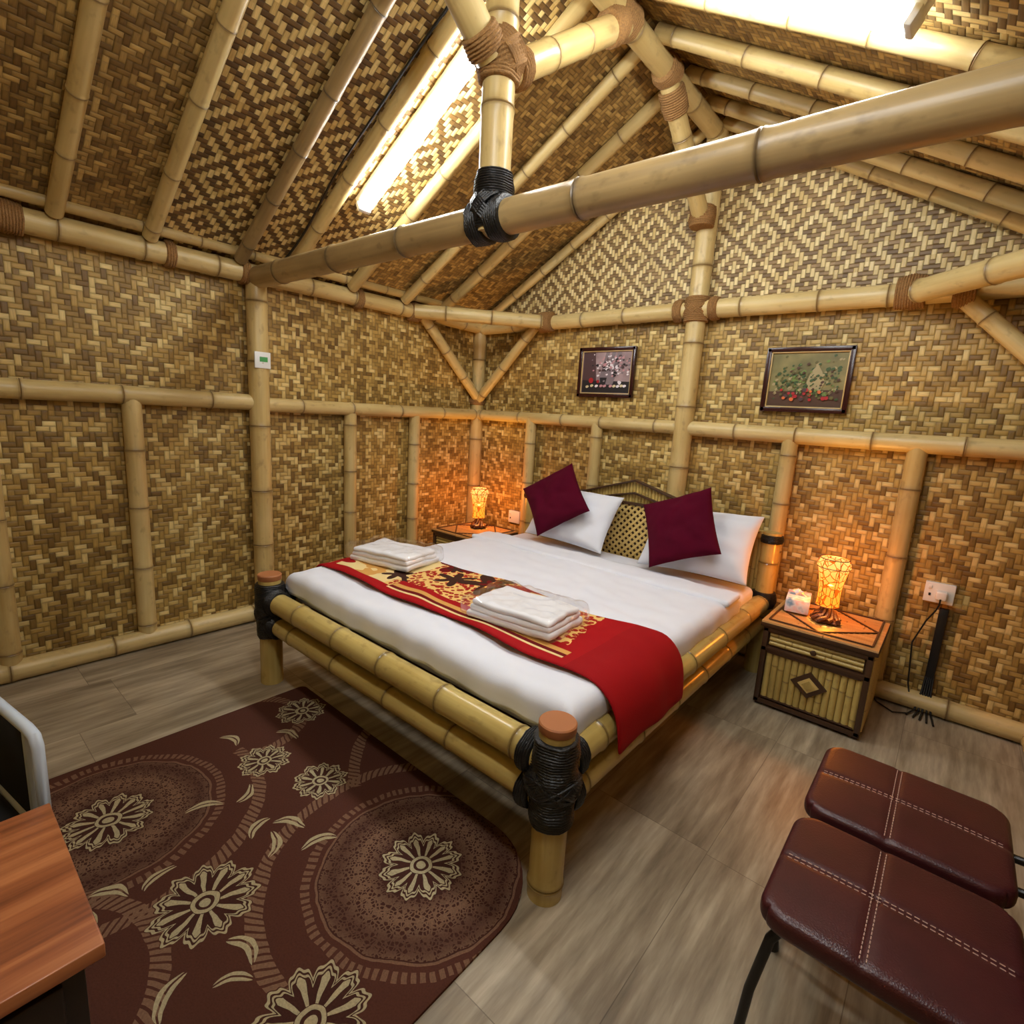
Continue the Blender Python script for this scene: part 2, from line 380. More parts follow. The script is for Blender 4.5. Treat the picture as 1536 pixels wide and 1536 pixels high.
# ------------------------------------------------------------------ fluorescent fixtures
def emis(name,c,st):
    m=bpy.data.materials.new(name); m.use_nodes=True; n=m.node_tree; n.nodes.clear(); e=n.nodes.new("ShaderNodeEmission"); o=n.nodes.new("ShaderNodeOutputMaterial")
    e.inputs[0].default_value=c; e.inputs[1].default_value=st; n.links.new(e.outputs[0],o.inputs[0]); return m
TUBE=emis("fluorescent_diffuser",(.94,.98,1,1),78)
def fixture(y,s,x0,x1):
    mb=MB(); P=Vector((XC+s*x0,y,zc(XC+x0)-.05)); Q=Vector((XC+s*x1,y,zc(XC+x1)-.05)); n=Vector((-s*SL,0,-1)).normalized()
    d=(Q-P).normalized(); L=(Q-P).length; mid=(P+Q)/2; side=d.cross(n)
    R=Matrix((d,side,n)).transposed()
    rbox(mb,mid,(L,.055,.05),.004,WHITEP,1,rotm=R)
    rbox(mb,mid+n*.045,(L-.05,.072,.045),.014,TUBE,1,rotm=R)
    for e in (-1,1): rbox(mb,mid+n*.04+d*e*(L/2-.012),(.024,.078,.055),.006,WHITEP,1,rotm=R)
    return mb.build("fluorescent_light")
fixture(1.89,-1,.33,1.36); fixture(2.05,1,.3,1.22); fixture(.50,1,.4,1.5)  # last one is an added fixture, out of view, for extra light
# cable on ceiling
mb=MB(); pts=[]
for i in range(40):
    t=i/39; x=XC-1.9+1.75*t; pts.append((x,1.67+.015*math.sin(t*9),zc(x)-.07-.012*math.sin(t*14)))
tube(mb,pts,.007,BLACKP,6)
pts=[(xl+.085,1.67-2.0*(1-i/20)*1.0,2.41+.006*math.sin(i*2)) for i in range(21)]; tube(mb,pts,.006,BLACKP,6)
pts=[(xl+.085,1.67+1.9*(i/20),2.41+.006*math.sin(i*1.7)) for i in range(21)]; tube(mb,pts,.005,BLACKP,6)
mb.build("electrical_cable")
# ------------------------------------------------------------------ bed
x0,x1,y0,y1=-2.647,-.788,1.214,3.40
BED=bpy.data.objects.new("bamboo_bed",None); SC.collection.objects.link(BED)
CAP=plain("end_grain_cap",C((168,106,64)),.5)
mb=MB()
for x in (x0,x1):
    bamboo(mb,(x,y0,0),(x,y0,.60),.056,BB,seg=28,sp=.5,cap=CAP); lathe(mb,(x,y0,.575),(0,0,1),[(.056,0),(.0585,.004),(.0585,.026),(.055,.030)],CAP,28)
    bamboo(mb,(x,y1,0),(x,y1,.89),.052,BB,sp=.4,seg=24)
    wrap(mb,(x,y1,.85),(0,0,1),.056,.05,BLK,.008); wrap(mb,(x,y1,.47),(0,0,1),.064,.10,BLK,.008)
    wrap(mb,(x,y0,.41),(0,0,1),.066,.29,BLK,.009,.06)
    s=1 if x==x0 else -1
    for z in (.465,.335):
        wrap(mb,(x+s*.085,y0,z),(1,0,0),.060 if z>.4 else .055,.05,BLK,.008); wrap(mb,(x,y0+.085,z-.01),(0,1,0),.060 if z>.4 else .055,.05,BLK,.008)
    for q in (-1,1):
        rings(mb,(x+s*.01,y0+.01,.40),Vector((s*.75,.0,q)),.084,.005,8,.008,BLK); rings(mb,(x+s*.01,y0+.01,.40),Vector((0,.75,q)),.084,.005,8,.008,BLK)
bamboo(mb,(x0,y0,.465),(x1,y0,.465),.053,BB,seg=24,sp=.36); bamboo(mb,(x0,y0,.338),(x1,y0,.338),.046,BB,seg=24,sp=.36)
for x in (x0,x1):
    bamboo(mb,(x,y0,.452),(x,y1,.452),.053,BB,seg=24,sp=.36); bamboo(mb,(x,y0,.322),(x,y1,.322),.045,BB,seg=24,sp=.36)
bamboo(mb,(x0,y1,.45),(x1,y1,.45),.045,BB)
for i in range(12): y=1.36+i*.175; box(mb,(x0+.03,y,.375),(x1-.03,y+.09,.40),DARKW)
# headboard
hy=y1+.0
bamboo(mb,(x0,hy,.86),(-2.10,hy,.90),.028,BB,sp=.25); bamboo(mb,(-1.34,hy,.90),(x1,hy,.86),.028,BB,sp=.25)
def slat(mb,xa,za,xb,zb,y,r,mat=BSL): bamboo(mb,(xa,y,za),(xb,y,zb),r,mat,seg=8,sp=.3)
def bar(mb,a,b,y,w=.02,t=.02,mat=DARKW):
    a=Vector((a[0],y,a[1])); b=Vector((b[0],y,b[1])); d=(b-a); L=d.length; d.normalize(); R=Matrix((d,Vector((0,1,0)),d.cross(Vector((0,1,0))))).transposed()
    rbox(mb,(a+b)/2,(L+w*.8,t,w),.003,mat,1,rotm=R)
def top(x):
    X=x+1.72
    if abs(X)<.40: return 1.085-abs(X)*.27
    return .965-(abs(X)-.40)*.20
x=x0+.06
while x<x1-.05:
    slat(mb,x,.50,x,top(x)-.005,hy+.012,.0125); x+=.0245
pts=[(x0+.05,top(x0+.05)),(-2.12,top(-2.12)),(-1.72,1.09),(-1.32,top(-1.32)),(x1-.05,top(x1-.05))]
for a,b in zip(pts,pts[1:]): bar(mb,a,b,hy-.003,.013,.045)
pts2=[(-2.12,.91),(-1.72,1.00),(-1.32,.91)]
for a,b in zip(pts2,pts2[1:]): bar(mb,a,b,hy-.008,.012,.03)
# lattice panel
LAT=plain("light_bamboo_lattice",C((206,178,108)),.4)
box(mb,(-1.97,hy-.012,.50),(-1.47,hy+.004,.92),DARKW)
for k in range(-9,10):
    for s in (1,-1):
        pp=[]
        for i in range(101):
            z=.51+.41*i/100; x=-1.72+s*(z-.715)+k*.05
            if -1.95<x<-1.49: pp.append((x,z))
        if len(pp)>3: bar(mb,pp[0],pp[-1],hy-.018-(.004 if s>0 else 0),.018,.006,LAT)
for a,b in (((-1.97,.5),(-1.97,.93)),((-1.47,.5),(-1.47,.93)),((-1.97,.925),(-1.47,.925))): bar(mb,a,b,hy-.02,.018,.03)
for X in (-2.36,-1.06):
    for rr in (.10,.06): 
        q=[(X-rr*1.3,.72),(X,.72+rr),(X+rr*1.3,.72),(X,.72-rr)]
        for a,b in zip(q,q[1:]+q[:1]): bar(mb,a,b,hy-.005,.013,.03)
mb.build("bed_frame",BED)
# mattress
def nz(p,s,a): return a*noise.noise(Vector(p)*s)
mb=MB(); rbox(mb,(-1.718,2.32,.493),(1.80,1.98,.13),.04,SHEET,4,(6,6,1)); mb.build("mattress",BED)
# duvet
def duvet(name,xa,xb,ya,yb,top,drop,mat,drop_back=.0,wr=.008,nx=100,ny=110,seed=0,thick=.018):
    r=.055; W=xb-xa; D=yb-ya
    def prof(s,Ltot,ca,cb):
        if s<ca:
            q=ca-s
            if q<r*math.pi/2: th=q/r; return (-(r*math.sin(th))+r, r*(1-math.cos(th)))
            return (0,r+(q-r*math.pi/2))
        if s>ca+cb:
            q=s-ca-cb
            if q<r*math.pi/2: th=q/r; return (r+cb+r*math.sin(th), r*(1-math.cos(th)))
            return (2*r+cb, r+(q-r*math.pi/2))
        return (r+s-ca,0)
    side=r*math.pi/2+max(0,drop-r); cx=W-2*r; cy=D-2*r; LX=cx+2*side; LY=cy+side+r
    vs=[];fs=[]
    for i in range(nx+1):
        for j in range(ny+1):
            X,dx=prof(LX*i/nx,LX,side,cx); sy=LY*j/ny; Y,dy=prof(sy,LY,side,cy+r)
            d=(dx**4+dy**4)**.25
            x=xa+X; y=ya+Y; z=top-min(d,drop+.01)
            out=max(dx,dy)/drop
            z+=nz((x+seed,y,0),2.2,wr*1.2)+nz((x*1.0,y*3+seed,1),4,wr*.7)+nz((x*2+y*3,y*.6-x,2+seed),4,wr*.7)+nz((x*5-y*2,y*1.2+x,5+seed),2.5,wr*.5)
            if dx>.02: x+=nz((y*1.0,z*.5,5),7,.012)*out
            if dy>.02: y+=nz((x*1.0,z*.5,9),7,.012)*out
            vs.append((x,y,z))
    for i in range(nx):
        for j in range(ny):
            a=i*(ny+1)+j; fs.append((a,a+ny+1,a+ny+2,a+1))
    mb=MB(); mb.add(vs,fs,mat); ob=mb.build(name,BED,angle=180)
    m=ob.modifiers.new("s",'SOLIDIFY'); m.thickness=thick; m.offset=-1
    return ob
duvet("white_duvet",-2.632,-.785,1.288,2.93,.607,.115,SHEET)
mb=MB()
def fold(p):
    p=p.copy(); p.z+=nz((p.x*2,p.y*4,3),3,.008); p.y+=nz((p.x*2,0,7),2,.02); return p
rbox(mb,(-1.708,2.80,.603),(1.86,.20,.035),.017,SHEET,3,(40,6,1),fold)
mb.build("folded_sheet_edge",BED)
# throw blanket
def throw_mat():
    m=M("patterned_throw",rough=.8); x,y,z=m.pos()
    red=C((158,4,12)); dred=C((104,2,8)); cream=C((226,200,140)); gold=C((206,152,78)); brown=C((58,30,20))
    v=m.voro(m.vec(x,y,0),38); leo=(v.lt(.50))*(v.gt(.08))
    c_leo=m.mix(leo,C((226,184,108)),C((158,30,16)))
    nn=m.noise(m.vec(x,y,0.0),5,2)
    leftz=m.mix((nn.gt(.56)),cream,gold)
    X=x+nn*.2
    c=m.mix(X.gt(-2.02),leftz,c_leo)
    def blob(cx,cy,r,n):
        dx=x-cx; dy=y-cy; th=dy.atan2(dx); rr=(dx*dx+dy*dy).sqrt(); return rr.lt((th*n).cos()*(r*.35)+r*.75)
    for cx,cy,r,n,cc in ((-1.72,1.92,.16,5,brown),(-1.90,1.84,.11,6,brown),(-1.55,2.02,.11,5,red),(-2.05,2.0,.12,4,dred),(-1.30,2.02,.13,5,red),(-2.58,1.60,.11,5,red),(-2.15,1.66,.08,5,brown),(-2.02,1.96,.05,5,brown),(-1.72,1.92,.06,5,dred)):
        c=m.mix(blob(cx,cy,r,n),c,cc)
    br=((y-1.75+(x+2.3)*.45+(x*9).sin()*.03).abs()).lt(.016)
    c=m.mix(br*(x.lt(-1.85)),c,brown)
    c=m.mix((X.gt(-.97)),c,red)
    s=(y-1.48)
    stripes=m.ramp((s/.14).clamp(),[(0,red),(.22,red),(.23,cream),(.32,cream),(.33,dred),(.48,dred),(.49,gold),(.70,gold),(.71,red),(.84,red)])
    stripes.node.color_ramp.interpolation='CONSTANT'
    c=m.mix((s.lt(.14))*(x.lt(-.99))*(x.gt(-2.05)),c,stripes)
    c=m.mix((s.lt(.05))*(x.lt(-2.05)),c,red)
    c=m.mix((x.gt(-.95))*(m.noise(m.vec(x*3,y*3,z),1,2))*.5,c,dred)
    m.col(c); n=m.noise(m.vec(x,y,z),260,1); m.bump(n,.002,.5); m.b.inputs["Specular IOR Level"].default_value=.2; return m.m
TH=throw_mat()
path=[(-2.672,.50),(-2.668,.545),(-2.652,.59),(-2.62,.624),(-2.55,.634)]+[(-2.55+1.66*i/40,.634) for i in range(1,41)]+[(-.84,.630),(-.80,.614),(-.765,.58),(-.742,.545),(-.728,.51),(-.721,.47),(-.716,.43),(-.712,.39)]
vs=[];fs=[];ny=30
for i,(px,pz) in enumerate(path):
    f=i/(len(path)-1)
    for j in range(ny+1):
        g=j/ny; ya=1.47+nz((px*1.5,0,0),1.5,.04); yb_=2.05+nz((px*1.5,4,0),1.4,.10)-.06*max(0,1-abs(f-1)*6)
        y=ya+(yb_-ya)*g; z=pz+nz((px*2,y*2,4),2.5,.010)*(1 if px<-.85 else 0); x=px
        if px<-.85 and px>-2.6: z+=max(0,.014*noise.noise(Vector((px*5+y*3,y*7,8))))
        if px>-.80: x+=.012*noise.noise(Vector((y*7,pz*3,2)))+.006
        if px>-.74: z+=.02*noise.noise(Vector((y*4,0,12)))
        vs.append((x,y,z))
n=ny+1
for i in range(len(path)-1):
    for j in range(ny): a=i*n+j; fs.append((a,a+n,a+n+1,a+1))
mb=MB(); mb.add(vs,fs,TH); ob=mb.build("throw_blanket",angle=180); md=ob.modifiers.new("s",'SOLIDIFY'); md.thickness=.012; md.offset=-1; md=ob.modifiers.new("ss",'SUBSURF'); md.levels=1; md.render_levels=1
# pillows
def cushion(name,w,h,t,mat,c,rx,ry,rz,seed=0,n=28,pinch=.06):
    vs=[];fs=[]; R=Matrix.Rotation(rz,4,'Z')@Matrix.Rotation(rx,4,'X')@Matrix.Rotation(ry,4,'Y')
    for s in (1,-1):
        for i in range(n+1):
            for j in range(n+1):
                u=-1+2*i/n; v=-1+2*j/n; u=math.sin(u*math.pi/2)*.35+u*.65; v=math.sin(v*math.pi/2)*.35+v*.65
                T=((1-abs(u)**2.6)*(1-abs(v)**2.6))**.5
                xx=u*w/2*(1-pinch*(1-v*v)); zz=v*h/2*(1-pinch*(1-u*u))
                yy=s*(t/2*T+.002)+(nz((u*1.6+seed,v*1.6,s),1.6,.026)*T)+nz((u*4+seed,v*4,s),1.3,.008)*T
                vs.append((R@Vector((xx,yy,zz)))+Vector(c))
    m=(n+1)**2
    for s in (0,1):
        for i in range(n):
            for j in range(n):
                a=s*m+i*(n+1)+j; q=(a,a+1,a+n+2,a+n+1); fs.append(q if s==0 else q[::-1])
    def bidx():
        return [(i,0) for i in range(n)]+[(n,j) for j in range(n)]+[(i,n) for i in range(n,0,-1)]+[(0,j) for j in range(n,0,-1)]
    b=[i*(n+1)+j for i,j in bidx()]
    for k in range(len(b)): a,c2=b[k],b[(k+1)%len(b)]; fs.append((a,c2,c2+m,a+m))
    mb=MB(); mb.add(vs,fs,mat); return mb.build(name,angle=70)
cushion("white_pillow",.68,.44,.17,SHEET,(-2.10,3.20,.79),math.radians(-32),math.radians(2),0,1)
cushion("white_pillow",.68,.44,.17,SHEET,(-1.16,3.20,.79),math.radians(-32),math.radians(-2),0,5)
cushion("maroon_cushion",.42,.42,.15,MAROON,(-2.17,3.06,.915),math.radians(-28),math.radians(-37),math.radians(5),2)
cushion("maroon_cushion",.43,.43,.15,MAROON,(-1.22,3.04,.885),math.radians(-28),math.radians(-25),math.radians(-3),3)
# towels
def wrapmat():
    m=bpy.data.materials.new("clear_plastic_film"); m.use_nodes=True; n=m.node_tree; n.nodes.clear()
    t=n.nodes.new("ShaderNodeBsdfTransparent"); g=n.nodes.new("ShaderNodeBsdfGlossy"); g.inputs["Roughness"].default_value=.08; mx=n.nodes.new("ShaderNodeMixShader"); o=n.nodes.new("ShaderNodeOutputMaterial")
    lw=n.nodes.new("ShaderNodeLayerWeight"); lw.inputs[0].default_value=.25
    mm=n.nodes.new("ShaderNodeMath"); mm.operation='MULTIPLY_ADD'; mm.inputs[1].default_value=.5; mm.inputs[2].default_value=.04
    n.links.new(lw.outputs["Facing"],mm.inputs[0]); n.links.new(mm.outputs[0],mx.inputs[0]); n.links.new(t.outputs[0],mx.inputs[1]); n.links.new(g.outputs[0],mx.inputs[2]); n.links.new(mx.outputs[0],o.inputs[0]); return m
FILM=wrapmat()
def towel(c,rz,seed):
    e=bpy.data.objects.new("folded_towel",None); SC.collection.objects.link(e)
    R=Matrix.Rotation(rz,3,'Z'); mb=MB()
    for k,(w,d,h) in enumerate(((.42,.29,.030),(.40,.27,.028),(.385,.255,.026))):
        def fn(p,k=k): 
            p=p.copy(); p.z+=nz((p.x*4+seed,p.y*4,k),2,.010); p.x+=nz((p.y*5,k*3,seed),3,.012); return p
        rbox(mb,Vector(c)+Vector((.004*k,-.005*k,.017+k*.026)),(w,d,h),.0135,TERRY,4,(12,8,1),fn,R)
    mb.build("towel_cloth",e)
    mb=MB()
    def f2(p):
        p=p.copy(); q=1+.10*noise.noise(p*9+Vector((seed,0,0))); p.x*=q; p.y*=1+.10*noise.noise(p*8+Vector((0,seed,0))); p.z+=.012*noise.noise(p*22+Vector((seed,2,0))) if p.z>0 else .0; return p
    rbox(mb,Vector(c)+Vector((0,0,.052)),(.47,.33,.094),.03,FILM,3,(26,20,3),f2,R); mb.build("plastic_wrap",e,angle=20)
towel((-2.36,1.80,.636),math.radians(12),1); towel((-1.31,1.69,.636),math.radians(6),8)
# ------------------------------------------------------------------ nightstands
WT=bamboo_mat("nightstand_top_bamboo",C((160,110,54)),C((208,162,96)),C((84,50,22)),.3)
def nightstand(x0,x1,y0,y1,H):
    mb=MB(); t=.012
    box(mb,(x0+t,y0+t,.02),(x1-t,y1,H-.03),DARKW)
    for xs in (x0+t,x1-t):
        y=y0+.035
        while y<y1-.02: bamboo(mb,(xs,y,.04),(xs,y,H-.03),.0135,BSL,seg=8,sp=.28); y+=.026
    x=x0+.05
    while x<x1-.04: bamboo(mb,(x,y0+.014,.05),(x,y0+.014,H-.165),.0165,BSL,seg=10,sp=.4); x+=.032
    for z in (H-.125,H-.10,H-.075): bamboo(mb,(x0+.04,y0+.012,z),(x1-.04,y0+.012,z),.0125,BSL,seg=10,sp=.2)
    for a,b in (((x0+.015,.03),(x1-.015,.03)),((x0+.015,H-.158),(x1-.015,H-.158)),((x0+.015,H-.048),(x1-.015,H-.048)),((x0+.018,.03),(x0+.018,H-.05)),((x1-.018,.03),(x1-.018,H-.05))): bar(mb,a,b,y0+.006,.026,.03)
    bar(mb,(x0+.04,.055),(x1-.04,.055),y0+.002,.008,.02); bar(mb,(x0+.04,H-.175),(x1-.04,H-.175),y0+.002,.008,.02)
    xc=(x0+x1)/2; zc_=(H-.14)/2+.03
    for rr,m_ in ((.085,DARKW),(.050,LAT)):
        q=[(xc-rr,zc_),(xc,zc_+rr*.85),(xc+rr,zc_),(xc,zc_-rr*.85)]
        prism(mb,q,y0-.012-(.004 if rr<.06 else 0),y0+.0,m_)
    q=[(xc-.03,zc_),(xc,zc_+.025),(xc+.03,zc_),(xc,zc_-.025)]; prism(mb,q,y0-.022,y0,BSL)
    lathe(mb,(xc,y0-.004,H-.10),(0,-1,0),[(.007,0),(.006,.012),(.012,.018),(.015,.026),(.010,.034),(.002,.036)],DARKW,14)
    for x in (x0+.03,x1-.03):
        for y in (y0+.03,y1-.03): box(mb,(x-.02,y-.02,0),(x+.02,y+.02,.04),DARKW)
    box(mb,(x0-.012,y0-.015,H-.035),(x1+.012,y1+.0,H-.012),DARKW,.004)
    yy=y0-.002
    while yy<y1-.01: bamboo(mb,(x0-.008,yy,H-.012),(x1+.008,yy,H-.012),.0118,WT,seg=8,sp=.5); yy+=.0225
    z=H+.001
    def flat(a,b,w=.018):
        a=Vector((a[0],a[1],z)); b=Vector((b[0],b[1],z)); d=b-a; L=d.length; d.normalize(); R=Matrix((d,Vector((0,0,1)).cross(d),Vector((0,0,1)))).transposed(); rbox(mb,(a+b)/2,(L,w,.008),.002,DARKW,1,rotm=R)
    A=[(x0+.02,y0+.02),(x1-.02,y0+.02),(x1-.02,y1-.02),(x0+.02,y1-.02)]
    for a,b in zip(A,A[1:]+A[:1]): flat(a,b,.010)
    mx=(x0+x1)/2; my=(y0+y1)/2; A=[(mx,y0+.02),(x1-.02,my),(mx,y1-.02),(x0+.02,my)]
    for a,b in zip(A,A[1:]+A[:1]): flat(a,b,.010)
    return mb.build("bamboo_nightstand")
nightstand(-.665,-.155,2.975,3.50,.49); nightstand(-3.37,-2.86,2.975,3.50,.49)
# ------------------------------------------------------------------ lamps
def shade_mat():
    m=bpy.data.materials.new("glowing_leaf_shade"); m.use_nodes=True; nt=m.node_tree; nt.nodes.clear()
    w=M.__new__(M); w.m=m; w.nt=nt
    x,y,z=w.attr("bc",True)
    n=w.noise(w.vec(x*14,y*14,z*14),1,2); d=w.voro(w.vec(x+n*.02,y+n*.02,z*.8+n*.03),34,'DISTANCE_TO_EDGE'); vein=d.lt(.055)
    g=w.noise(w.vec(x,y,z),30,2)
    hz=((z-.09)*4.0).clamp()
    c=w.mix(g,(1,.24,.01,1),(1,.44,.04,1)); c=w.mix(hz*hz*.7,c,(1,.66,.20,1)); c=w.mix(vein,c,(.50,.07,.004,1))
    em=nt.nodes.new("ShaderNodeEmission"); nt.links.new(c,em.inputs[0]); em.inputs[1].default_value=1.9
    tr=nt.nodes.new("ShaderNodeBsdfTransparent"); tr.inputs[0].default_value=(1,.55,.20,1)
    mx=nt.nodes.new("ShaderNodeMixShader"); mx.inputs[0].default_value=.74; o=nt.nodes.new("ShaderNodeOutputMaterial")
    nt.links.new(tr.outputs[0],mx.inputs[1]); nt.links.new(em.outputs[0],mx.inputs[2]); nt.links.new(mx.outputs[0],o.inputs[0])
    m.cycles.emission_sampling='NONE'
    return m
SHD=shade_mat(); ROOT=rope_mat("carved_root_wood",C((40,18,8)),C((110,58,26)),.4); RIM=plain("shade_wire_rim",C((120,60,24)),.5)
def lamp(x,y,z0):
    mb=MB()
    for k in range(9):
        a=k*2*math.pi/9+.2; r=.055+.02*random.random()
        pts=[(x+math.cos(a+t*1.2)*r*(1-t*.75)*1.05,y+math.sin(a+t*1.2)*r*(1-t*.75)*1.05,z0+.012+.060*t**1.5+.006*math.sin(t*9+k)) for t in [i/6 for i in range(7)]]
        tube(mb,pts,.013,ROOT,8)
    lathe(mb,(x,y,z0),(0,0,1),[(.045,0),(.06,.004),(.045,.03),(.022,.055),(.018,.085),(.03,.092)],ROOT,20,True,.5)
    prof=[]
    for i in range(25):
        t=i/24; r=.056-.012*math.sin(t*math.pi*.9)+.034*t**1.4
        prof.append((r,.088+.255*t))
    prof=prof[:21]+[(prof[20][0]+.006,prof[20][1]+.006),(prof[20][0]+.002,prof[20][1]+.03),(prof[20][0]-.006,prof[20][1]+.048)]
    lathe(mb,(x,y,z0),(0,0,1),prof,SHD,32,False)
    for h,r in ((.088,prof[0][0]),(prof[-1][1],prof[-1][0]),(prof[20][1]+.002,prof[20][0]+.004)): 
        tube(mb,[(x+r*math.cos(t),y+r*math.sin(t),z0+h) for t in [2*math.pi*i/28 for i in range(28)]],.0022,RIM,6,True)
    for k in range(6):
        a=k*math.pi/3; tube(mb,[(x+p[0]*1.02*math.cos(a),y+p[0]*1.02*math.sin(a),z0+p[1]) for p in prof],.0014,RIM,5)
    lathe(mb,(x,y,z0),(0,0,1),[(.008,.09),(.008,.17),(.014,.18),(.014,.20),(.003,.205)],WHITEP,16)
    ob=mb.build("table_lamp")
    l=bpy.data.lights.new("bulb_light",'POINT'); l.energy=25; l.color=(1,.47,.10); l.shadow_soft_size=.028; lo=bpy.data.objects.new("bulb_light",l); lo.location=(x,y,z0+.25); SC.collection.objects.link(lo); lo.parent=ob
lamp(-.42,3.20,.496); lamp(-3.15,3.30,.496)
# tissue box
mb=MB(); TB=M("tissue_box_print",rough=.5); x,y,z=TB.pos(); TB.col(TB.ramp(TB.noise(TB.vec(x,y,z),18,2),[(.35,C((120,160,190))),(.5,C((228,232,236))),(.65,C((236,190,180)))]))
Rz=Matrix.Rotation(.15,3,'Z'); rbox(mb,(-.575,3.29,.538),(.12,.21,.075),.004,TB.m,1,rotm=Rz)
vs=[];fs=[]
for i in range(9):
    for j in range(7): u=i/8-.5; v=j/6; vs.append((-.575+u*.07*(1-.3*v)+.01*math.sin(v*6+i),3.29+.02*math.sin(i*1.6)*(.3+v),.574+v*.035))
for i in range(8):
    for j in range(6): a=i*7+j; fs.append((a,a+7,a+8,a+1))
mb.add(vs,fs,TERRY); mb.build("tissue_box")
# ------------------------------------------------------------------ sockets
def socket(x,z,name="wall_socket",plug=True):
    mb=MB(); y=YB-.02; box(mb,(x-.065,y-.012,z-.055),(x+.065,y+.02,z+.055),WHITEP,.004,2)
    box(mb,(x-.045,y-.016,z-.02),(x-.035,y-.01,z-.005),BLACKP); box(mb,(x-.05,y-.017,z+.02),(x-.035,y-.01,z+.038),WHITEP)
    if plug:
        rbox(mb,(x+.01,y-.035,z-.005),(.05,.05,.05),.01,WHITEP,2)
        tube(mb,[(x+.01,y-.06,z-.02),(x+.01,y-.065,z-.05),(x+.0,y-.05,z-.09),(x-.03,y-.03,z-.16),(x-.07,y-.03,z-.30),(x-.05,y-.05,.15),(x-.02,y-.06,.02)],.004,BLACKP,6)
    mb.build(name)
socket(.03,.68); socket(-3.0,.58,plug=False)
mb=MB(); y=YB-.01
box(mb,(.045,y-.03,.20),(.085,y+.005,.60),BLACKP,.003)
for k in range(5): tube(mb,[(.05+k*.008,y-.02,.22),(.045+k*.01,y-.05,.12),(.03+k*.018,y-.09,.02),(.0+k*.03,y-.16-.01*k,.008)],.005,BLACKP,6)
tube(mb,[(.0,y-.15,.01),(-.06,y-.19,.008),(-.14,y-.12,.008),(-.18,y-.08,.03)],.004,BLACKP,6)
mb.build("cable_trunking")
mb=MB(); box(mb,(xl+.075,1.52,1.69),(xl+.085,1.62,1.79),WHITEP,.003); 
GR=plain("green_label",C((70,150,80)),.5); box(mb,(xl+.085,1.55,1.73),(xl+.087,1.60,1.76),GR,.0005)
mb.build("light_switch")
# ------------------------------------------------------------------ pictures
FR=plain("dark_mahogany_frame",C((48,16,14)),.25); GL=plain("gilt_liner",C((200,170,110)),.35,)
def pc(n,c): return plain("paint_"+n,C(c),.45)
P_={k:pc(k,v) for k,v in dict(white=(226,216,218),pink=(190,136,140),red=(160,24,30),dark=(30,24,26),grey=(122,108,112),green=(50,76,34),lgreen=(104,128,58),olive=(88,84,36),brown=(72,44,24),orange=(200,100,46),cream=(206,192,150),plum=(74,50,52),tan=(160,146,104)).items()}
def bgmat(name,a,b,sc):
    m=M(name,rough=.4); x,y,z=m.pos(); m.col(m.mix(m.noise(m.vec(x,y,z),sc,4),a,b)); return m.m
BG1=bgmat("paint_backdrop_pink",C((70,48,50)),C((196,168,168)),8); BG2=bgmat("paint_backdrop_green",C((34,44,20)),C((160,148,92)),8)
